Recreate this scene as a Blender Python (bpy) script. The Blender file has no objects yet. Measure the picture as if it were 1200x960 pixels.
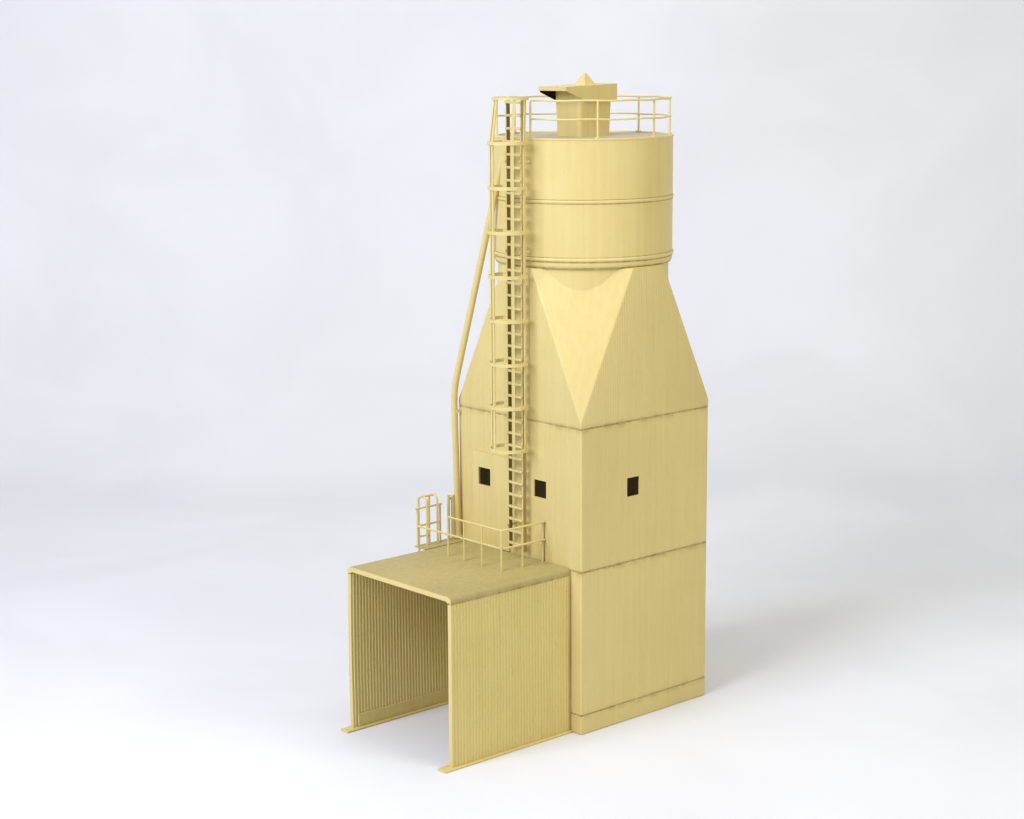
import bpy, bmesh, math, random
from mathutils import Vector, Matrix
random.seed(7)
SC = bpy.context.scene
S = 0.1                      # one tower side = 10 cm: the photograph shows a small scale model

# ---------------------------------------------------------------- camera
YAW, PITCH, ROLL = 0.837294541, -0.183320063, -0.00631375
CAM = Vector((-7.14869, -7.38520, 3.717192))
FPX = 2313.376
F = Vector((math.cos(YAW)*math.cos(PITCH), math.sin(YAW)*math.cos(PITCH), math.sin(PITCH)))
R0 = Vector((math.sin(YAW), -math.cos(YAW), 0.0))
U0 = R0.cross(F)
RV = R0*math.cos(ROLL) + U0*math.sin(ROLL)
UV = -R0*math.sin(ROLL) + U0*math.cos(ROLL)
cd = bpy.data.cameras.new('camera')
cam = bpy.data.objects.new('camera', cd)
SC.collection.objects.link(cam)
cam.matrix_world = Matrix(((RV.x, UV.x, -F.x, CAM.x*S), (RV.y, UV.y, -F.y, CAM.y*S),
                           (RV.z, UV.z, -F.z, CAM.z*S), (0, 0, 0, 1)))
cd.sensor_width = 36.0
cd.lens = 36.0*FPX/1200.0
cd.clip_start = 0.01
cd.clip_end = 60.0
SC.camera = cam

# ---------------------------------------------------------------- studio light
SC.view_settings.view_transform = 'Standard'
SC.view_settings.look = 'None'
SC.view_settings.exposure = 0.0
SC.view_settings.gamma = 1.0
wd = bpy.data.worlds.new('World')
SC.world = wd
wd.use_nodes = True
bg = wd.node_tree.nodes['Background']
bg.inputs['Color'].default_value = (0.93, 0.96, 1.0, 1)
bg.inputs['Strength'].default_value = 0.07

def area(name, direction, dist, size, power, col=(1, 1, 1), target=(0.4, 0.4, 1.4), sy=None):
    ld = bpy.data.lights.new(name, 'AREA')
    ld.shape = 'RECTANGLE'
    ld.size = size*S
    ld.size_y = (sy or size)*S
    ld.energy = power
    ld.color = col
    o = bpy.data.objects.new(name, ld)
    SC.collection.objects.link(o)
    d = Vector(direction).normalized()
    o.location = (Vector(target) + d*dist)*S
    o.rotation_euler = (-d).to_track_quat('-Z', 'Y').to_euler()
    return o

area('key_softbox', (-1.0, -0.03, 0.62), 15.0, 8.0, 18.6, (0.96, 1.0, 1.20))
area('fill_softbox', (0.20, -0.95, 0.40), 16.0, 8.0, 9.0, (1.0, 0.95, 0.82))
area('overhead_fill', (-0.15, -0.15, 1.0), 13.0, 15.0, 11.0, (1.0, 1.0, 1.0), (0.5, 0.5, 0.0))  # added lamp out of view, lifts the floor, roof and shadow
area('backdrop_fill', (-0.35, -0.38, 0.62), 6.0, 8.0, 0.20, (1.0, 1.0, 1.0), (5.2, 5.8, 2.0))  # added lamp out of view, evens and brightens the paper behind

# ---------------------------------------------------------------- materials
def nn(nt, t, **kw):
    n = nt.nodes.new(t)
    for k, val in kw.items():
        setattr(n, k, val)
    return n

def paint(name, c1, c2, rough=0.55, wash=0.0, spec=0.5, seams=(), ribs=0.0, bump=0.25, washcol=(0.20, 0.14, 0.035)):
    """matt model paint: two close tones, faint vertical streaks, sparse dark wash flecks, fine grain"""
    m = bpy.data.materials.new(name)
    m.use_nodes = True
    nt = m.node_tree
    L = nt.links.new
    bs = nt.nodes['Principled BSDF']
    geo = nn(nt, 'ShaderNodeNewGeometry')
    big = nn(nt, 'ShaderNodeTexNoise')
    big.inputs['Scale'].default_value = 32.0
    big.inputs['Detail'].default_value = 5.0
    L(geo.outputs['Position'], big.inputs['Vector'])
    mp = nn(nt, 'ShaderNodeMapping')
    mp.inputs['Scale'].default_value = (430, 430, 14)
    L(geo.outputs['Position'], mp.inputs['Vector'])
    st = nn(nt, 'ShaderNodeTexNoise')
    st.inputs['Scale'].default_value = 1.0
    st.inputs['Detail'].default_value = 3.0
    L(mp.outputs['Vector'], st.inputs['Vector'])
    add = nn(nt, 'ShaderNodeMath', operation='MULTIPLY_ADD')
    add.inputs[1].default_value = 0.55
    L(st.outputs['Fac'], add.inputs[0])
    sc = nn(nt, 'ShaderNodeMath', operation='MULTIPLY')
    sc.inputs[1].default_value = 0.45
    L(big.outputs['Fac'], sc.inputs[0])
    L(sc.outputs[0], add.inputs[2])
    mr = nn(nt, 'ShaderNodeMapRange')
    mr.inputs['From Min'].default_value = 0.33
    mr.inputs['From Max'].default_value = 0.67
    L(add.outputs[0], mr.inputs['Value'])
    mix = nn(nt, 'ShaderNodeMix', data_type='RGBA')
    mix.inputs[6].default_value = (*c1, 1)
    mix.inputs[7].default_value = (*c2, 1)
    L(mr.outputs['Result'], mix.inputs[0])
    col = mix.outputs[2]
    if wash > 0:
        fl = nn(nt, 'ShaderNodeTexNoise')
        fl.inputs['Scale'].default_value = 420.0
        fl.inputs['Detail'].default_value = 4.0
        fl.inputs['Roughness'].default_value = 0.65
        L(geo.outputs['Position'], fl.inputs['Vector'])
        fr = nn(nt, 'ShaderNodeMapRange')
        fr.inputs['From Min'].default_value = 0.60
        fr.inputs['From Max'].default_value = 0.80
        fr.inputs['To Max'].default_value = wash
        L(fl.outputs['Fac'], fr.inputs['Value'])
        m2 = nn(nt, 'ShaderNodeMix', data_type='RGBA')
        L(fr.outputs['Result'], m2.inputs[0])
        L(col, m2.inputs[6])
        m2.inputs[7].default_value = (*washcol, 1)
        col = m2.outputs[2]
    if seams:          # wash that ran out of the joints and dried in patches along them
        sz = nn(nt, 'ShaderNodeSeparateXYZ')
        L(geo.outputs['Position'], sz.inputs[0])
        prev = None
        for zz in seams:
            d = nn(nt, 'ShaderNodeMath', operation='SUBTRACT')
            L(sz.outputs['Z'], d.inputs[0])
            d.inputs[1].default_value = (zz - 0.004)*S
            a = nn(nt, 'ShaderNodeMath', operation='ABSOLUTE')
            L(d.outputs[0], a.inputs[0])
            if prev is None:
                prev = a
            else:
                mn = nn(nt, 'ShaderNodeMath', operation='MINIMUM')
                L(prev.outputs[0], mn.inputs[0])
                L(a.outputs[0], mn.inputs[1])
                prev = mn
        near = nn(nt, 'ShaderNodeMapRange')
        near.inputs['From Min'].default_value = 0.004*S
        near.inputs['From Max'].default_value = 0.034*S
        near.inputs['To Min'].default_value = 1.0
        near.inputs['To Max'].default_value = 0.0
        L(prev.outputs[0], near.inputs['Value'])
        pn = nn(nt, 'ShaderNodeTexNoise')
        pn.inputs['Scale'].default_value = 150.0
        pn.inputs['Detail'].default_value = 5.0
        L(geo.outputs['Position'], pn.inputs['Vector'])
        pr_ = nn(nt, 'ShaderNodeMapRange')
        pr_.inputs['From Min'].default_value = 0.40
        pr_.inputs['From Max'].default_value = 0.68
        pr_.inputs['To Max'].default_value = 0.6
        L(pn.outputs['Fac'], pr_.inputs['Value'])
        sq = nn(nt, 'ShaderNodeMath', operation='POWER')
        L(near.outputs['Result'], sq.inputs[0])
        sq.inputs[1].default_value = 1.6
        ml = nn(nt, 'ShaderNodeMath', operation='MULTIPLY')
        L(sq.outputs[0], ml.inputs[0])
        L(pr_.outputs['Result'], ml.inputs[1])
        m3 = nn(nt, 'ShaderNodeMix', data_type='RGBA')
        L(ml.outputs[0], m3.inputs[0])
        L(col, m3.inputs[6])
        m3.inputs[7].default_value = (0.36, 0.24, 0.09, 1)
        col = m3.outputs[2]
    L(col, bs.inputs['Base Color'])
    bs.inputs['Roughness'].default_value = rough
    bs.inputs['Specular IOR Level'].default_value = spec
    gr = nn(nt, 'ShaderNodeTexNoise')
    gr.inputs['Scale'].default_value = 900.0
    gr.inputs['Detail'].default_value = 3.0
    L(geo.outputs['Position'], gr.inputs['Vector'])
    b1 = nn(nt, 'ShaderNodeBump')
    b1.inputs['Strength'].default_value = bump
    b1.inputs['Distance'].default_value = 0.0004
    L(gr.outputs['Fac'], b1.inputs['Height'])
    if ribs > 0:      # shallow vertical boarding, the same on the X and the Y walls
        sep = nn(nt, 'ShaderNodeSeparateXYZ')
        L(geo.outputs['Position'], sep.inputs[0])
        sm = nn(nt, 'ShaderNodeMath', operation='ADD')
        L(sep.outputs['X'], sm.inputs[0])
        L(sep.outputs['Y'], sm.inputs[1])
        fq = nn(nt, 'ShaderNodeMath', operation='MULTIPLY')
        fq.inputs[1].default_value = 2*math.pi/(0.026*S)
        L(sm.outputs[0], fq.inputs[0])
        sn = nn(nt, 'ShaderNodeMath', operation='SINE')
        L(fq.outputs[0], sn.inputs[0])
        ab = nn(nt, 'ShaderNodeMath', operation='POWER')
        aa = nn(nt, 'ShaderNodeMath', operation='ABSOLUTE')
        L(sn.outputs[0], aa.inputs[0])
        L(aa.outputs[0], ab.inputs[0])
        ab.inputs[1].default_value = 0.5
        b2 = nn(nt, 'ShaderNodeBump')
        b2.inputs['Strength'].default_value = ribs
        b2.inputs['Distance'].default_value = 0.0003
        L(ab.outputs[0], b2.inputs['Height'])
        L(b1.outputs['Normal'], b2.inputs['Normal'])
        L(b2.outputs['Normal'], bs.inputs['Normal'])
    else:
        L(b1.outputs['Normal'], bs.inputs['Normal'])
    return m

Y1, Y2 = (0.665, 0.532, 0.190), (0.718, 0.586, 0.236)
M_WALL = paint('sand_paint_boarded', Y1, Y2, wash=0.18, ribs=0.7, seams=(0.108, 0.913, 1.698))
M_PLAIN = paint('sand_paint', Y1, Y2, wash=0.12, rough=0.44)
M_SHED = paint('sand_paint_ribbed_sheet', (0.64, 0.52, 0.175), (0.70, 0.575, 0.215), wash=0.28)
M_SHEDTOP = paint('darker_roof_sheet', (0.38, 0.31, 0.11), (0.47, 0.38, 0.14), wash=0.5)  # darker tone than the walls, with heavier wash flecks
M_WIRE = paint('sand_paint_fine_parts', (0.66, 0.54, 0.20), (0.72, 0.60, 0.25), wash=0.3, rough=0.5)
M_WASH_SHADE = paint('brown_wash_and_shade', (0.17, 0.12, 0.03), (0.30, 0.22, 0.06), rough=0.8, spec=0.1)  # wash and painted shade together, for the ladder's inner side face
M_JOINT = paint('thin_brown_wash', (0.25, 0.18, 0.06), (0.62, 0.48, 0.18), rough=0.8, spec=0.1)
M_ROOF = paint('grey_tank_top', (0.42, 0.37, 0.24), (0.52, 0.46, 0.30), wash=0.3)  # greyer, darker tone for the tank top, with wash flecks
M_DARK = paint('dark_window_and_shade', (0.020, 0.014, 0.006), (0.030, 0.021, 0.008), rough=0.9, spec=0.05)  # window panes, and the plate that paints shade into the spout

def paper():
    m = bpy.data.materials.new('white_paper')
    m.use_nodes = True
    nt = m.node_tree
    L = nt.links.new
    bs = nt.nodes['Principled BSDF']
    geo = nn(nt, 'ShaderNodeNewGeometry')
    n = nn(nt, 'ShaderNodeTexNoise')
    n.inputs['Scale'].default_value = 5.0
    n.inputs['Distortion'].default_value = 0.8
    n.inputs['Detail'].default_value = 4.0
    L(geo.outputs['Position'], n.inputs['Vector'])
    mix = nn(nt, 'ShaderNodeMix', data_type='RGBA')
    mix.inputs[6].default_value = (0.755, 0.757, 0.755, 1)
    mix.inputs[7].default_value = (0.800, 0.803, 0.803, 1)
    cr = nn(nt, 'ShaderNodeMapRange', interpolation_type='SMOOTHSTEP')
    cr.inputs['From Min'].default_value = 0.30
    cr.inputs['From Max'].default_value = 0.70
    L(n.outputs['Fac'], cr.inputs['Value'])
    L(cr.outputs['Result'], mix.inputs[0])
    L(mix.outputs[2], bs.inputs['Base Color'])
    bs.inputs['Roughness'].default_value = 0.85
    bs.inputs['Specular IOR Level'].default_value = 0.15
    g = nn(nt, 'ShaderNodeTexNoise')
    g.inputs['Scale'].default_value = 500.0
    g.inputs['Detail'].default_value = 3.0
    L(geo.outputs['Position'], g.inputs['Vector'])
    b = nn(nt, 'ShaderNodeBump')
    b.inputs['Strength'].default_value = 0.06
    b.inputs['Distance'].default_value = 0.0005
    L(g.outputs['Fac'], b.inputs['Height'])
    L(b.outputs['Normal'], bs.inputs['Normal'])
    return m
M_PAPER = paper()

# ---------------------------------------------------------------- setting: one sheet of white paper, swept up behind
def make_backdrop():
    fx, fy = math.cos(YAW), math.sin(YAW)
    rx, ry = math.sin(YAW), -math.cos(YAW)
    prof = [(-22 + 1.0*i, 0.0) for i in range(27)]           # floor, along the view direction
    D0, RAD = 5.2, 3.2
    for k in range(1, 15):
        a = math.radians(84*k/14)
        prof.append((D0 + RAD*math.sin(a), RAD*(1 - math.cos(a))))
    dx, dz = math.cos(math.radians(84)), math.sin(math.radians(84))
    e = prof[-1]
    for k in range(1, 14):
        prof.append((e[0] + dx*k*0.9, e[1] + dz*k*0.9))
    bm = bmesh.new()
    rows = []
    cols = [(-16 + 0.8*i) for i in range(41)]
    for j, (d, z) in enumerate(prof):
        row = []
        for u in cols:
            w = min(1.0, max(0.0, (d - 3.6)/3.0))
            off = w*(0.12*math.sin(0.55*u + 0.9*z + 0.5) + 0.07*math.sin(1.15*u - 1.3*z + 2.0) + 0.05*math.sin(0.35*u + 2.1*z))
            row.append(bm.verts.new(((0.5 + fx*(d + off) + rx*u)*S, (0.5 + fy*(d + off) + ry*u)*S, (z + (0.02*w*math.sin(0.8*u + d) if d < D0 else 0))*S)))
        rows.append(row)
    for j in range(len(rows)-1):
        for i in range(len(cols)-1):
            bm.faces.new((rows[j][i], rows[j][i+1], rows[j+1][i+1], rows[j+1][i]))
    bmesh.ops.recalc_face_normals(bm, faces=bm.faces)
    me = bpy.data.meshes.new('backdrop')
    bm.to_mesh(me)
    bm.free()
    for p in me.polygons:
        p.use_smooth = True
    me.materials.append(M_PAPER)
    o = bpy.data.objects.new('floor', me)
    SC.collection.objects.link(o)
    md = o.modifiers.new('smooth', 'SUBSURF')
    md.levels = md.render_levels = 2
    o['kind'] = 'structure'
    o['label'] = 'seamless white paper sheet under and behind the yellow model tower'
    o['category'] = 'backdrop'
make_backdrop()

# ---------------------------------------------------------------- mesh helpers (tower units, scaled by S when linked)
BASE = Vector((0.5, 0.5, 0.0))

def obj(name, bm, mats, parent, origin=None, smooth=False, angle=35):
    """one mesh object; vertices are in tower coordinates, or relative to origin when given"""
    bmesh.ops.recalc_face_normals(bm, faces=bm.faces)
    me = bpy.data.meshes.new(name)
    bm.to_mesh(me)
    bm.free()
    me.transform(Matrix.Scale(S, 4))
    for m in (mats if isinstance(mats, (list, tuple)) else [mats]):
        me.materials.append(m)
    o = bpy.data.objects.new(name, me)
    SC.collection.objects.link(o)
    if origin is None:
        w = Vector((0, 0, 0))
    else:
        w = Vector(origin)
    o.parent = parent
    pw = Vector(parent.get('at', (0, 0, 0)))
    o.location = (w - pw)*S
    o['at'] = list(w)
    if smooth:
        for p in me.polygons:
            p.use_smooth = True
        me.set_sharp_from_angle(angle=math.radians(angle))
    return o

def copy_of(src, at):
    c = src.copy()
    SC.collection.objects.link(c)
    pw = Vector(src.parent.get('at', (0, 0, 0)))
    c.location = (Vector(at) - pw)*S
    c['at'] = list(at)
    return c

def box(bm, lo, hi, bev=0.0, seg=1, mi=0):
    r = bmesh.ops.create_cube(bm, size=1.0)
    vs = r['verts']
    lo, hi = Vector(lo), Vector(hi)
    for v in vs:
        v.co = Vector((lo[k] + (v.co[k] + 0.5)*(hi[k] - lo[k]) for k in range(3)))
    fs = {f for v in vs for f in v.link_faces}
    for f in fs:
        f.material_index = mi
    if bev > 0:
        es = list({e for v in vs for e in v.link_edges})
        r2 = bmesh.ops.bevel(bm, geom=es, offset=bev, segments=seg, affect='EDGES', profile=0.5)
        for f in r2['faces']:
            f.material_index = mi

def tube(bm, pts, r, n=8, closed=False, mi=0):
    """round bar through pts, mitred at the bends"""
    pts = [Vector(p) for p in pts]
    N = len(pts)
    rr = r if isinstance(r, (list, tuple)) else [r]*N
    rings = []
    prev = None
    for i in range(N):
        if closed:
            t = (pts[(i+1) % N] - pts[i-1]).normalized()
        elif i == 0:
            t = (pts[1] - pts[0]).normalized()
        elif i == N-1:
            t = (pts[-1] - pts[-2]).normalized()
        else:
            t = ((pts[i+1] - pts[i]).normalized() + (pts[i] - pts[i-1]).normalized()).normalized()
        if prev is None:
            a = Vector((0, 0, 1)) if abs(t.z) < 0.9 else Vector((1, 0, 0))
            nrm = (a - t*a.dot(t)).normalized()
        else:
            nrm = (prev - t*prev.dot(t)).normalized()
        prev = nrm
        b = t.cross(nrm)
        rings.append([bm.verts.new(pts[i] + (nrm*math.cos(2*math.pi*k/n) + b*math.sin(2*math.pi*k/n))*rr[i]) for k in range(n)])
    for i in range(N if closed else N-1):
        A, B = rings[i], rings[(i+1) % N]
        for k in range(n):
            f = bm.faces.new((A[k], A[(k+1) % n], B[(k+1) % n], B[k]))
            f.material_index = mi
    if not closed:
        for ring in (rings[0], rings[-1]):
            f = bm.faces.new(ring)
            f.material_index = mi

def strip(bm, pts, up, w, t, closed=False):
    """flat bar through pts: w along the vector(s) up, t across"""
    pts = [Vector(p) for p in pts]
    N = len(pts)
    rings = []
    for i in range(N):
        tg = (pts[min(i+1, N-1)] - pts[max(i-1, 0)]).normalized()
        u = Vector(up)
        s = tg.cross(u).normalized()
        rings.append([bm.verts.new(pts[i] + u*(a*w/2) + s*(b*t/2)) for a, b in ((-1, -1), (1, -1), (1, 1), (-1, 1))])
    for i in range(N-1):
        for k in range(4):
            bm.faces.new((rings[i][k], rings[i][(k+1) % 4], rings[i+1][(k+1) % 4], rings[i+1][k]))
    bm.faces.new(rings[0])
    bm.faces.new(rings[-1])

def lathe(bm, prof, n=96, c=(0.5, 0.5), mi=None):
    rings = []
    for (r, z) in prof:
        if r <= 1e-6:
            rings.append([bm.verts.new((c[0], c[1], z))])
        else:
            rings.append([bm.verts.new((c[0] + r*math.cos(2*math.pi*k/n), c[1] + r*math.sin(2*math.pi*k/n), z)) for k in range(n)])
    for i in range(len(rings)-1):
        A, B = rings[i], rings[i+1]
        for k in range(n):
            k2 = (k+1) % n
            if len(A) == 1 and len(B) == 1:
                continue
            if len(A) == 1:
                f = bm.faces.new((A[0], B[k], B[k2]))
            elif len(B) == 1:
                f = bm.faces.new((A[k], A[k2], B[0]))
            else:
                f = bm.faces.new((A[k], A[k2], B[k2], B[k]))
            if mi:
                f.material_index = mi[i]

def wall_box(bm, z0, z1, holes, rad=0.012, inset=0.0, depth=0.03, cap=True, g=0.005):
    """square tower storey: four walls with rounded corners, rectangular openings, small chamfers at top and bottom"""
    lo, hi = inset, 1 - inset
    per = []      # (side, coordinate along the side)
    na = 4
    def ring_pts(ins):
        out = []
        a0, a1 = lo + ins, hi - ins
        r = max(rad - ins, 0.002)
        cs = [((a0 + r, a0 + r), 180, 270), ((a1 - r, a0 + r), 270, 360), ((a1 - r, a1 - r), 0, 90), ((a0 + r, a1 - r), 90, 180)]
        for c, s, e in cs:
            for k in range(na+1):
                a = math.radians(s + (e - s)*k/na)
                out.append((c[0] + r*math.cos(a), c[1] + r*math.sin(a)))
        return out
    # chamfer rings
    def loop(pts, z):
        return [bm.verts.new((x, y, z)) for x, y in pts]
    outer = ring_pts(0)
    inner = ring_pts(g)
    n = len(outer)
    cache = {}
    def V(x, y, z):
        key = (round(x, 5), round(y, 5), round(z, 5))
        if key not in cache:
            cache[key] = bm.verts.new((x, y, z))
        return cache[key]
    zs_all = [z0 + g, z1 - g]
    def strip_faces(pa, za, pb, zb):
        for k in range(n):
            k2 = (k+1) % n
            bm.faces.new((V(*pa[k], za), V(*pa[k2], za), V(*pb[k2], zb), V(*pb[k], zb)))
    # rounded corners and plain spans
    for k in range(n):
        k2 = (k+1) % n
        (xa, ya), (xb, yb) = outer[k], outer[k2]
        side = None
        if abs(ya - lo) < 1e-6 and abs(yb - lo) < 1e-6 and abs(xb - xa) > 0.5: side = 'ymin'
        elif abs(xa - lo) < 1e-6 and abs(xb - lo) < 1e-6 and abs(yb - ya) > 0.5: side = 'xmin'
        hs = [h for h in holes if h[0] == side] if side else []
        if not hs:
            bm.faces.new((V(xa, ya, z0+g), V(xb, yb, z0+g), V(xb, yb, z1-g), V(xa, ya, z1-g)))
            continue
        def pt(s, z):
            return V(s, lo, z) if side == 'ymin' else V(lo, s, z)
        a, b = (xa, xb) if side == 'ymin' else (ya, yb)
        if a > b: a, b = b, a
        ss = sorted({a, b, *[q for h in hs for q in h[1:3]]})
        zz = sorted({z0+g, z1-g, *[q for h in hs for q in h[3:5]]})
        for i in range(len(ss)-1):
            for j in range(len(zz)-1):
                cs_, cz = (ss[i]+ss[i+1])/2, (zz[j]+zz[j+1])/2
                if any(h[1] < cs_ < h[2] and h[3] < cz < h[4] for h in hs):
                    continue
                bm.faces.new((pt(ss[i], zz[j]), pt(ss[i+1], zz[j]), pt(ss[i+1], zz[j+1]), pt(ss[i], zz[j+1])))
        for h in hs:
            c = [(h[1], h[3]), (h[2], h[3]), (h[2], h[4]), (h[1], h[4])]
            front = [pt(*q) for q in c]
            back = [bm.verts.new((q[0], lo + depth, q[1]) if side == 'ymin' else (lo + depth, q[0], q[1])) for q in c]
            for q in range(4):
                bm.faces.new((front[q], front[(q+1) % 4], back[(q+1) % 4], back[q]))
    strip_faces(inner, z0, outer, z0+g)
    strip_faces(outer, z1-g, inner, z1)
    if cap:
        bm.faces.new([V(*q, z0) for q in inner])
        bm.faces.new([V(*q, z1) for q in inner])

# ---------------------------------------------------------------- the tower model
T = bpy.data.objects.new('silo_tower', None)
SC.collection.objects.link(T)
T.location = BASE*S
T.empty_display_size = 0.02
T['at'] = list(BASE)
T['label'] = 'pale yellow model silo tower with round tank, caged ladder and ribbed open shed'
T['category'] = 'scale model'

H1, H2, H3, H4 = 0.913, 1.698, 2.520, 3.222
HB1, HB2 = 2.8995, 2.5806
TR = 0.4985
S0, S1, LSH, HR = 0.0807, 0.9475, 0.8517, 0.9272
PL = 0.108                                    # plinth height
JN = 0.006                                    # open joint between storeys

def build_storey(name, z0, z1, holes=(), bevel=True):
    bm = bmesh.new()
    wall_box(bm, z0, z1, list(holes))
    return obj(name, bm, M_WALL, T, smooth=True, angle=30)

build_storey('plinth', 0.0, PL - 0.002)
build_storey('lower_wall', PL + 0.002, H1 - JN/2)
WIN = {'A': (0.719, 0.819, 1.276, 1.376), 'B': (0.274, 0.369, 1.278, 1.374), 'C': (0.349, 0.443, 1.279, 1.384)}
mid = build_storey('middle_wall', H1 + JN/2, H2 - JN/2,
                   [('xmin', *WIN['A']), ('xmin', *WIN['B']), ('ymin', *WIN['C'])])

# dark wash that has run into the joints between the storeys
for z, h in ((PL, 0.008), (H1, 0.012), (H2, 0.011)):
    bm = bmesh.new()
    box(bm, (0.0035, 0.0035, z - h/2), (0.9965, 0.9965, z + h/2))
    obj('joint_wash', bm, M_JOINT, T)

def pane(side, w, parent, d=0.007):
    bm = bmesh.new()
    a, b, c, e = w
    if side == 'x':
        box(bm, (d, a - 0.004, c - 0.004), (d + 0.01, b + 0.004, e + 0.004))
    else:
        box(bm, (a - 0.004, d, c - 0.004), (b + 0.004, d + 0.01, e + 0.004))
    return obj('window', bm, M_DARK, parent)
pane('x', WIN['B'], mid)
pane('y', WIN['C'], mid)

# door panel on the ladder wall, with its own window opening
def door_panel():
    bm = bmesh.new()
    ya, yb, za, zb = 0.565, 0.868, HR + 0.004, 1.462
    a, b, c, e = WIN['A']
    ss, zz = [ya, a, b, yb], [za, c, e, zb]
    x0, x1 = -0.012, 0.002
    cache = {}
    def V(x, s, z):
        k = (x, s, z)
        if k not in cache: cache[k] = bm.verts.new((x, s, z))
        return cache[k]
    for x in (x0, x1):
        for i in range(3):
            for j in range(3):
                if i == 1 and j == 1: continue
                bm.faces.new((V(x, ss[i], zz[j]), V(x, ss[i+1], zz[j]), V(x, ss[i+1], zz[j+1]), V(x, ss[i], zz[j+1])))
    def rim(pts):
        for k in range(len(pts)):
            p, q = pts[k], pts[(k+1) % len(pts)]
            bm.faces.new((V(x0, *p), V(x0, *q), V(x1, *q), V(x1, *p)))
    rim([(ss[i], zz[0]) for i in range(4)] + [(ss[3], zz[j]) for j in range(1, 4)] + [(ss[i], zz[3]) for i in (2, 1, 0)] + [(ss[0], zz[j]) for j in (2, 1)])
    rim([(a, c), (b, c), (b, e), (a, e)])
    return obj('door_panel', bm, M_PLAIN, T)
dp = door_panel()
pane('x', WIN['A'], dp, d=0.0025)

# hopper: square at the foot, its corners cut away to an octagon under the tank
def hopper():
    bm = bmesh.new()
    xo, za, zb, zc = 0.386, H2 + JN/2, 1.735, 2.530
    r = 0.010
    sq = [(0, 0), (1, 0), (1, 1), (0, 1)]
    b0 = [bm.verts.new((x, y, za)) for x, y in sq]
    b1 = [bm.verts.new((x, y, zb)) for x, y in sq]
    top = []
    for x, y in ((xo, 0), (1-xo, 0), (1, xo), (1, 1-xo), (1-xo, 1), (xo, 1), (0, 1-xo), (0, xo)):
        top.append(bm.verts.new((x, y, zc)))
    bm.faces.new(b0)
    bm.faces.new(top)
    for k in range(4):
        k2 = (k+1) % 4
        bm.faces.new((b0[k], b0[k2], b1[k2], top[2*k+1], top[2*k], b1[k]))
    for k in range(4):
        bm.faces.new((b1[k], top[2*k], top[2*k-1]))
    bmesh.ops.recalc_face_normals(bm, faces=bm.faces)
    bmesh.ops.bevel(bm, geom=list(bm.edges), offset=0.007, segments=2, affect='EDGES', profile=0.5)
    for f in bm.faces:
        if abs(f.normal.x) > 0.2 and abs(f.normal.y) > 0.2:
            f.material_index = 1
    return obj('hopper', bm, [M_WALL, M_PLAIN], T, smooth=True, angle=25)
hopper()

bm = bmesh.new()
lathe(bm, [(0, 2.2), (0.474, 2.2), (0.474, 2.548), (0, 2.548)])
obj('tank_neck', bm, M_PLAIN, T, smooth=True)

bm = bmesh.new()
lathe(bm, [(0, 2.545), (TR-0.004, 2.545), (TR-0.004, HB1-0.004), (TR-0.009, HB1-0.0035), (TR-0.009, HB1-0.0005), (TR-0.004, HB1), (TR-0.004, H4-0.012), (TR-0.001, H4-0.009),
           (TR-0.001, H4-0.002), (TR-0.004, H4), (TR-0.022, H4), (TR-0.024, H4-0.006), (0, H4-0.006)], n=128,
      mi=[0]*11 + [1])
tank = obj('tank', bm, [M_PLAIN, M_ROOF], T, smooth=True, angle=30)

def bead(z, r, h, rr):
    bm = bmesh.new()
    N = 128
    prof = [(rr + r*math.cos(a), z + h*math.sin(a)) for a in [math.radians(-90 + 180*k/8) for k in range(9)]]
    prof = [(rr - 0.012, z - h)] + prof + [(rr - 0.012, z + h)]
    lathe(bm, prof, n=N)
    return obj('band', bm, M_PLAIN, tank, smooth=True)
bead(HB1 - 0.012, 0.006, 0.009, TR - 0.004)
bead(HB2 - 0.002, 0.008, 0.010, TR - 0.004)
bead(HB2 - 0.036, 0.004, 0.008, TR - 0.010)
def washring(z, h, rr):
    bm = bmesh.new()
    lathe(bm, [(rr - 0.01, z - h), (rr, z - h), (rr, z + h), (rr - 0.01, z + h)], n=128)
    return obj('band_wash', bm, M_JOINT, tank, smooth=True)
washring(HB1 - 0.0225, 0.0022, TR - 0.0025)
washring(HB2 - 0.0145, 0.0035, TR - 0.0030)
washring(HB2 + 0.0095, 0.0016, TR - 0.0030)
washring(HB2 - 0.0465, 0.0035, TR - 0.0105)

# ---------------------------------------------------------------- hatch, hood and knob on the tank
def rrect(hx, hy, r, n=4):
    out = []
    for (cx, cy), s in (((hx-r, hy-r), 0), ((-hx+r, hy-r), 90), ((-hx+r, -hy+r), 180), ((hx-r, -hy+r), 270)):
        for k in range(n+1):
            a = math.radians(s + 90*k/n)
            out.append((cx + r*math.cos(a), cy + r*math.sin(a)))
    return out
bm = bmesh.new()
rings = []
for z, a in ((H4 - 0.01, 0.118), (3.30, 0.121), (3.480, 0.127)):
    rings.append([bm.verts.new((0.5 + x, 0.5 + y, z)) for x, y in rrect(a, a*0.80, 0.020, 5)])
for A, B in zip(rings, rings[1:]):
    n = len(A)
    for k in range(n):
        bm.faces.new((A[k], A[(k+1) % n], B[(k+1) % n], B[k]))
bm.faces.new(rings[0]); bm.faces.new(rings[-1])
obj('hatch_shaft', bm, M_PLAIN, T, smooth=True)

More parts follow.
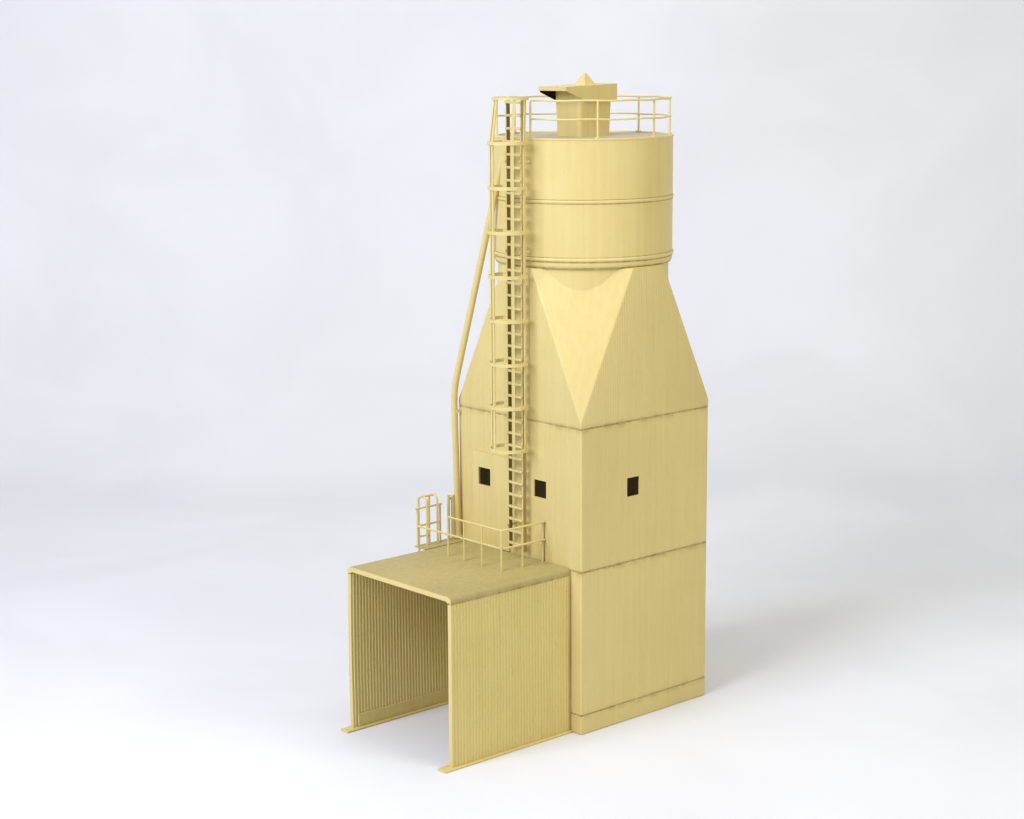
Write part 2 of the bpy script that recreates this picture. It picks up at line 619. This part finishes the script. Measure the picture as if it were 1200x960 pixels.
def hood():
    bm = bmesh.new()
    x0, x1, y0, y1 = 0.262, 0.650, 0.388, 0.606
    zt, zb = 3.498, 3.402
    t = 0.010
    # outline of the side cheek in X-Z; the spout end tapers to a thin lip
    out = [(x0, zt - 0.012), (x0, zt - 0.032), (0.395, zb + 0.012), (0.43, zb), (x1, zb), (x1, zt)]
    def prism(pl, ya, yb):
        A = [bm.verts.new((x, ya, z)) for x, z in pl]
        B = [bm.verts.new((x, yb, z)) for x, z in pl]
        bm.faces.new(A); bm.faces.new(B)
        for k in range(len(pl)):
            bm.faces.new((A[k], A[(k+1) % len(pl)], B[(k+1) % len(pl)], B[k]))
    prism(out, y0, y0 + t)
    prism(out, y1 - t, y1)
    ia, ib = y0 + t, y1 - t
    prism([(x0, zt - 0.012), (x1, zt), (x1, zt - t), (x0, zt - 0.012 - t)], ia, ib)         # top sheet
    prism([(x0, zt - 0.012 - t), (x0 + t, zt - 0.012 - t), (x0 + t, zt - 0.034), (x0, zt - 0.034)], ia, ib)   # lip
    prism([(x1 - t, zt - t), (x1, zt - t), (x1, zb), (x1 - t, zb)], ia, ib)                # back
    return obj('hood', bm, M_PLAIN, T)
hd = hood()
bm = bmesh.new()          # black plate painting in the shade of the spout mouth, under the lip
A = [bm.verts.new((x, 0.5935, z)) for x, z in ((0.266, 3.478), (0.266, 3.455), (0.39, 3.405), (0.39, 3.484))]
B = [bm.verts.new((x, 0.5985, z)) for x, z in ((0.266, 3.478), (0.266, 3.455), (0.39, 3.405), (0.39, 3.484))]
bm.faces.new(A); bm.faces.new(B)
for k in range(4):
    bm.faces.new((A[k], A[(k+1) % 4], B[(k+1) % 4], B[k]))
obj('spout_shade', bm, M_DARK, hd)
bm = bmesh.new()
b = [bm.verts.new((0.512 + x, 0.5 + y, 3.486)) for x, y in ((-0.046, -0.046), (0.046, -0.046), (0.046, 0.046), (-0.046, 0.046))]
c = [bm.verts.new((0.512 + x*0.12, 0.5 + y*0.12, 3.556)) for x, y in ((-0.046, -0.046), (0.046, -0.046), (0.046, 0.046), (-0.046, 0.046))]
bm.faces.new(b); bm.faces.new(c)
for k in range(4):
    bm.faces.new((b[k], b[(k+1) % 4], c[(k+1) % 4], c[k]))
obj('knob', bm, M_PLAIN, hd)

# ---------------------------------------------------------------- railing round the tank top
DV = Vector((-math.cos(YAW), -math.sin(YAW), 0))
def rim(theta, r, z):
    t = math.radians(theta)
    return Vector((0.5, 0.5, z)) + DV*(r*math.cos(t)) + R0*(r*math.sin(t))
RR = 0.480
railing_first = None
PA = [-38, 7, 50, 94, 137, 187, 232, 277]
bm = bmesh.new()
tube(bm, [rim(-38 + 315*k/60, RR, H4 + 0.197 + 0.0015*math.sin(k*1.1)) for k in range(61)], 0.0054, 8)
rail = obj('tank_railing', bm, M_WIRE, T, smooth=True)
bm = bmesh.new()
tube(bm, [rim(-38 + 315*k/60, RR, H4 + 0.099 + 0.0015*math.sin(k*0.9 + 1)) for k in range(61)], 0.0048, 8)
obj('middle_rail', bm, M_WIRE, rail, smooth=True)
bm = bmesh.new()
tube(bm, [(0, 0, -0.012), (0, 0, 0.197)], 0.0060, 8)
box(bm, (-0.011, -0.011, -0.006), (0.011, 0.011, 0.006), 0.002)
q = rim(PA[0], RR, H4)
post = obj('post', bm, M_WIRE, rail, origin=q, smooth=True)
for a in PA[1:]:
    copy_of(post, rim(a, RR, H4))

# ---------------------------------------------------------------- caged ladder
LX, LY, LW = -0.042, 0.462, 0.058
def stringer_mesh(s):
    bm = bmesh.new()
    y = LY + s*LW
    box(bm, (LX - 0.013, y - 0.005, 0.965), (LX + 0.013, y + 0.0055, 3.430), 0.0015)
    return bm
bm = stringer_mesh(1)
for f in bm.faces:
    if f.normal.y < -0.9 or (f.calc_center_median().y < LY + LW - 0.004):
        f.material_index = 1  # inner side face: brown wash with its shade painted in
lad = bpy.data.objects.new('ladder', None)
SC.collection.objects.link(lad)
lad.parent = T
lad.location = (Vector((LX, LY, HR)) - BASE)*S
lad['at'] = [LX, LY, HR]
lad.empty_display_size = 0.01
obj('stringer', bm, [M_WIRE, M_WASH_SHADE], lad)
bm = stringer_mesh(-1)
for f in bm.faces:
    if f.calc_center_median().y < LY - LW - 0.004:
        f.material_index = 1  # outer side face: thin wash that also paints in its shade
obj('stringer', bm, [M_WIRE, M_JOINT], lad)
bm = bmesh.new()
box(bm, (-0.0155, -LW - 0.004, -0.0066), (0.0065, LW + 0.002, 0.0066), 0.003, 2)
rung = obj('rung', bm, M_WIRE, lad, origin=(LX - 0.006, LY, 1.003), smooth=True)
z = 1.003 + 0.0688
while z < 3.42:
    copy_of(rung, (LX - 0.006, LY, z))
    z += 0.0688
# wall brackets
bm = bmesh.new()
box(bm, (-0.025, -LW - 0.004, -0.006), (0.05, -LW + 0.004, 0.006))
box(bm, (-0.025, LW - 0.004, -0.006), (0.05, LW + 0.004, 0.006))
br = obj('bracket', bm, M_WIRE, lad, origin=(LX, LY, 1.10))
for z in (1.62, 2.62, 3.10):
    copy_of(br, (LX, LY, z))

# safety cage
cage = bpy.data.objects.new('safety_cage', None)
SC.collection.objects.link(cage)
cage.parent = T
cage.location = (Vector((LX, LY, 1.544)) - BASE)*S
cage['at'] = [LX, LY, 1.544]
cage.empty_display_size = 0.01
CR, CX = 0.107, -0.095
def hoop_pts(cx, r):
    a0 = math.acos(max(-1, min(1, (LX - 0.004 - cx)/r)))
    pts = [(LX - 0.004, LY + LW, 0)]
    for k in range(33):
        a = a0 + (2*math.pi - 2*a0)*k/32
        pts.append((cx + r*math.cos(a), LY + r*math.sin(a), 0))
    pts.append((LX - 0.004, LY - LW, 0))
    return [(x - LX, y - LY, zz) for x, y, zz in pts]
bm = bmesh.new()
strip(bm, hoop_pts(CX, CR), (0, 0, 1), 0.018, 0.007)
HZ = [1.544 + 0.2365*k for k in range(8)]
hp = obj('hoop', bm, M_WIRE, cage, origin=(LX, LY, HZ[0]))
for z in HZ[1:]:
    copy_of(hp, (LX, LY, z))
bm = bmesh.new()
strip(bm, [(x + 0.022, y, zz) for x, y, zz in hoop_pts(CX, CR*0.90)], (0, 0, 1), 0.016, 0.008)
obj('hoop', bm, M_WIRE, cage, origin=(LX, LY, 3.432))
def cage_bar(ang):
    a = math.radians(ang)
    n = Vector((math.cos(a), math.sin(a), 0))
    tng = Vector((-n.y, n.x, 0))
    c = Vector((CX, LY, 0))
    bm = bmesh.new()
    pts = [c + n*(CR - 0.006) + Vector((0, 0, 1.537)), c + n*(CR - 0.006) + Vector((0, 0, 3.21)),
           c + Vector((0.022, 0, 0)) + n*(CR*0.90 - 0.006) + Vector((0, 0, 3.437))]
    rings = []
    for p in pts:
        rings.append([bm.verts.new(p + tng*(i*0.0075) + n*(j*0.0035)) for i, j in ((-1, -1), (1, -1), (1, 1), (-1, 1))])
    for A, B in zip(rings, rings[1:]):
        for k in range(4):
            bm.faces.new((A[k], A[(k+1) % 4], B[(k+1) % 4], B[k]))
    bm.faces.new(rings[0]); bm.faces.new(rings[-1])
    obj('cage_bar', bm, M_WIRE, cage)
# direction angles round the hoop: the camera lies towards 228 degrees
for ang in (175, 241, 286, 118):
    cage_bar(ang)

# ---------------------------------------------------------------- filler pipe down the corner
def bend(p0, p1, p2, r, n=6):
    p0, p1, p2 = Vector(p0), Vector(p1), Vector(p2)
    a = p1 + (p0 - p1).normalized()*r
    b = p1 + (p2 - p1).normalized()*r
    return [(1-t)**2*a + 2*t*(1-t)*p1 + t*t*b for t in [k/n for k in range(n+1)]]
PT = (0.045, 0.655, 3.125)
PM = (-0.030, 1.004, 1.790)
PB = (-0.022, 0.986, 0.932)
bm = bmesh.new()
tube(bm, [PT] + bend(PT, PM, PB, 0.09) + [PB], 0.0185, 14)
pipe = obj('filler_pipe', bm, M_PLAIN, T, smooth=True)
def collar(p, q, t, r):
    p, q = Vector(p), Vector(q)
    c = p.lerp(q, t)
    d = (q - p).normalized()
    bm = bmesh.new()
    tube(bm, [c - d*0.008, c + d*0.008], r, 14)
    obj('pipe_collar', bm, M_PLAIN, pipe, smooth=True)
collar(PM, PB, 0.985, 0.027)
bm = bmesh.new()
box(bm, (-0.03, 0.975, 1.665), (0.03, 1.0, 1.68))
obj('pipe_clip', bm, M_WIRE, pipe)

# ---------------------------------------------------------------- drive-through shed of ribbed sheet
PITCH_R, DEP, TH = 0.0212, 0.0034, 0.026
def ribbed_x():
    """x positions and rib depth (0..1) along the shed"""
    xs = []
    n = int(round((LSH - 0.008)/PITCH_R))
    p = (LSH - 0.008)/n
    x = -LSH
    xs.append((x, 0.0))
    x += 0.004
    for k in range(n):
        for fr, d in ((0.0, 0.0), (0.42, 0.0), (0.58, 1.0), (0.86, 1.0)):
            xs.append((x + p*fr, d))
        x += p
    xs.append((0.0 - 0.004, 0.0))
    xs.append((0.002, 0.0))
    return xs
XS = ribbed_x()
ZW = HR - 0.036                              # the roof shoulder starts here
def shed_wall(yo, sgn, name='shed_wall'):
    """yo = outer face, sgn = +1 when the inside lies towards +Y"""
    bm = bmesh.new()
    zs = [0.010 + (ZW - 0.004 - 0.010)*k/8 for k in range(9)]
    grid_o, grid_i = [], []
    for z in zs:
        t = (z/ZW)
        wob = 0.004*math.sin(3.1*t) * (1 if sgn < 0 else -0.4)
        go, gi = [], []
        for (x, d) in XS:
            ex = 0.0015*math.sin(7*x + 4*t)
            go.append(bm.verts.new((x, yo + sgn*DEP*d + wob*min(1, -x*2) + ex, z)))
            gi.append(bm.verts.new((x, yo + sgn*(TH + DEP*d) + wob*min(1, -x*2) + ex, z)))
        grid_o.append(go); grid_i.append(gi)
    nx = len(XS)
    for j in range(len(zs)-1):
        for i in range(nx-1):
            bm.faces.new((grid_o[j][i], grid_o[j][i+1], grid_o[j+1][i+1], grid_o[j+1][i]))
            bm.faces.new((grid_i[j][i], grid_i[j][i+1], grid_i[j+1][i+1], grid_i[j+1][i]))
        for i in (0, nx-1):
            bm.faces.new((grid_o[j][i], grid_o[j+1][i], grid_i[j+1][i], grid_i[j][i])).material_index = 1
    for j in (0, len(zs)-1):
        for i in range(nx-1):
            bm.faces.new((grid_o[j][i], grid_o[j][i+1], grid_i[j][i+1], grid_i[j][i]))
    w = obj(name, bm, [M_SHED, M_PLAIN], T)
    # sill strip inside the foot of the wall
    bm = bmesh.new()
    a, b = yo + sgn*(TH - 0.002), yo + sgn*(TH + 0.0065)
    box(bm, (-LSH + 0.03, min(a, b), 0.010), (0.0, max(a, b), 0.085), 0.003)
    obj('sill_strip', bm, M_SHED, w)
    bm = bmesh.new()
    a, b = yo - sgn*0.016, yo + sgn*0.052
    box(bm, (-LSH - 0.062, min(a, b), 0.0), (0.0, max(a, b), 0.0115), 0.003)
    obj('foot_flange', bm, M_SHED, w)
    return w
shed_wall(S0, 1)
shed_wall(S1, -1)

def shed_roof():
    bm = bmesh.new()
    RO = 0.026
    def section(off):
        """outer (off=0) or inner (off=TH) line across the shed, eave to eave"""
        pts = []
        r = max(RO - off*0.4, 0.012)
        ya, yb, zt = S0 + off, S1 - off, HR - off
        pts.append((ya, ZW, (-1, 0)))
        for k in range(7):
            a = math.radians(180 - 90*k/6)
            pts.append((ya + r + r*math.cos(a), zt - r + r*math.sin(a), (math.cos(a), math.sin(a))))
        for k in range(1, 6):
            pts.append((ya + r + (yb - ya - 2*r)*k/6, zt, (0, 1)))
        for k in range(7):
            a = math.radians(90 - 90*k/6)
            pts.append((yb - r + r*math.cos(a), zt - r + r*math.sin(a), (math.cos(a), math.sin(a))))
        pts.append((yb, ZW, (1, 0)))
        return pts
    so, si = section(0.0), section(TH)
    go, gi = [], []
    for (x, d) in XS:
        dd = d*DEP*0.50
        go.append([bm.verts.new((x, y, z - (dd if n == (0, 1) else 0))) for y, z, n in so])
        gi.append([bm.verts.new((x, y - n[0]*dd, z - n[1]*dd)) for y, z, n in si])
    ny = len(so)
    for i in range(len(XS)-1):
        for j in range(ny-1):
            bm.faces.new((go[i][j], go[i+1][j], go[i+1][j+1], go[i][j+1]))
            bm.faces.new((gi[i][j], gi[i+1][j], gi[i+1][j+1], gi[i][j+1]))
        for j in (0, ny-1):
            bm.faces.new((go[i][j], go[i+1][j], gi[i+1][j], gi[i][j]))
    for i in (0, len(XS)-1):
        for j in range(ny-1):
            bm.faces.new((go[i][j], go[i][j+1], gi[i][j+1], gi[i][j])).material_index = 1
    return obj('shed_roof', bm, [M_SHEDTOP, M_PLAIN], T, smooth=True, angle=12)
shed_roof()
# dark wash along the eave joint of the near and the far wall
for y0, y1 in ((S0 - 0.0010, S0 + 0.02), (S1 - 0.02, S1 + 0.0010)):
    bm = bmesh.new()
    box(bm, (-LSH + 0.004, y0, ZW - 0.005), (-0.004, y1, ZW + 0.002))
    obj('joint_wash', bm, M_JOINT, T)
bm = bmesh.new()
box(bm, (-0.006, S0 - 0.004, 0.012), (0.001, S0 + 0.012, HR - 0.02))
obj('joint_wash', bm, M_JOINT, T)

# ---------------------------------------------------------------- service platform on the shed roof
bm = bmesh.new()
box(bm, (-0.322, 0.925, HR - 0.001), (-0.001, 1.022, HR + 0.006), 0.002)
obj('landing', bm, M_SHEDTOP, T)
HP = HR - 0.002
ZR1, ZR2 = 1.050, 1.150
CPX, CPY, CPE = -0.312, 0.288, 1.000
bm = bmesh.new()
tube(bm, [(-0.002, CPY - 0.006, ZR2)] + bend((-0.002, CPY, ZR2), (CPX, CPY, ZR2), (CPX, CPE, ZR2), 0.03) + [(CPX, 0.735, ZR2)], 0.0054, 8)
pr = obj('platform_railing', bm, M_WIRE, T, smooth=True)
bm = bmesh.new()
tube(bm, [(-0.002, CPY - 0.006, ZR1)] + bend((-0.002, CPY, ZR1), (CPX, CPY, ZR1), (CPX, CPE, ZR1), 0.03) + [(CPX, CPE, ZR1), (-0.147, CPE, ZR1)], 0.0062, 8)
obj('middle_rail', bm, M_WIRE, pr, smooth=True)
bm = bmesh.new()
tube(bm, [(CPX - 0.016, CPE, ZR2), (-0.135, CPE, ZR2)], 0.0058, 8)
obj('end_rail', bm, M_WIRE, pr, smooth=True)
bm = bmesh.new()
tube(bm, [(0, 0, 0.0), (0, 0, ZR2 - HP)], 0.0058, 8)
p0 = obj('post', bm, M_WIRE, pr, origin=(CPX, CPY + 0.006, HP), smooth=True)
for q in ((CPX, 0.452), (CPX, 0.600), (CPX, 0.735), (CPX, CPE), (-0.147, CPE), (-0.165, CPY), (-0.012, CPY)):
    copy_of(p0, (*q, HP))

# access ladder up the far wall of the shed, its side bars looping over the platform edge
sl = bpy.data.objects.new('access_ladder', None)
SC.collection.objects.link(sl)
sl.parent = T
sl['at'] = [-0.2165, 1.0, 0.0]
sl.location = (Vector(sl['at']) - BASE)*S
sl.empty_display_size = 0.01
for x in (-0.255, -0.178):
    bm = bmesh.new()
    tube(bm, [(x, 1.060, 0.0), (x, 1.060, 1.15)] + bend((x, 1.060, 1.15), (x, 1.060, 1.205), (x, 0.99, 1.205), 0.03) + bend((x, 1.03, 1.205), (x, 0.985, 1.205), (x, 0.985, 1.1), 0.03) + [(x, 0.985, HP)], 0.0062, 8)
    obj('side_bar', bm, M_WIRE, sl, smooth=True)
bm = bmesh.new()
tube(bm, [(-0.0385, 0, 0), (0.0385, 0, 0)], 0.005, 8)
rg = obj('rung', bm, M_WIRE, sl, origin=(-0.2165, 1.060, 0.07), smooth=True)
z = 0.07 + 0.069
while z < 1.0:
    copy_of(rg, (-0.2165, 1.060, z))
    z += 0.069
bm = bmesh.new()
tube(bm, [(-0.268, 1.02, 1.207), (-0.165, 1.02, 1.207)], 0.006, 8)
obj('grab_bar', bm, M_WIRE, sl, smooth=True)

# pipe stand: two uprights beside the foot of the pipe
bm = bmesh.new()
box(bm, (-0.090, 0.992, HP - 0.002), (-0.077, 1.006, 1.195), 0.002)
st = obj('pipe_stand', bm, M_WIRE, T)
bm = bmesh.new()
box(bm, (-0.060, 0.990, HP - 0.002), (-0.040, 1.008, 1.190), 0.002)
obj('upright', bm, M_WIRE, st)
bm = bmesh.new()
box(bm, (-0.088, 0.994, 1.165), (-0.045, 1.002, 1.178), 0.002)
obj('cross_bar', bm, M_WIRE, st)

for o in SC.objects:
    if 'at' in o.keys():
        del o['at']
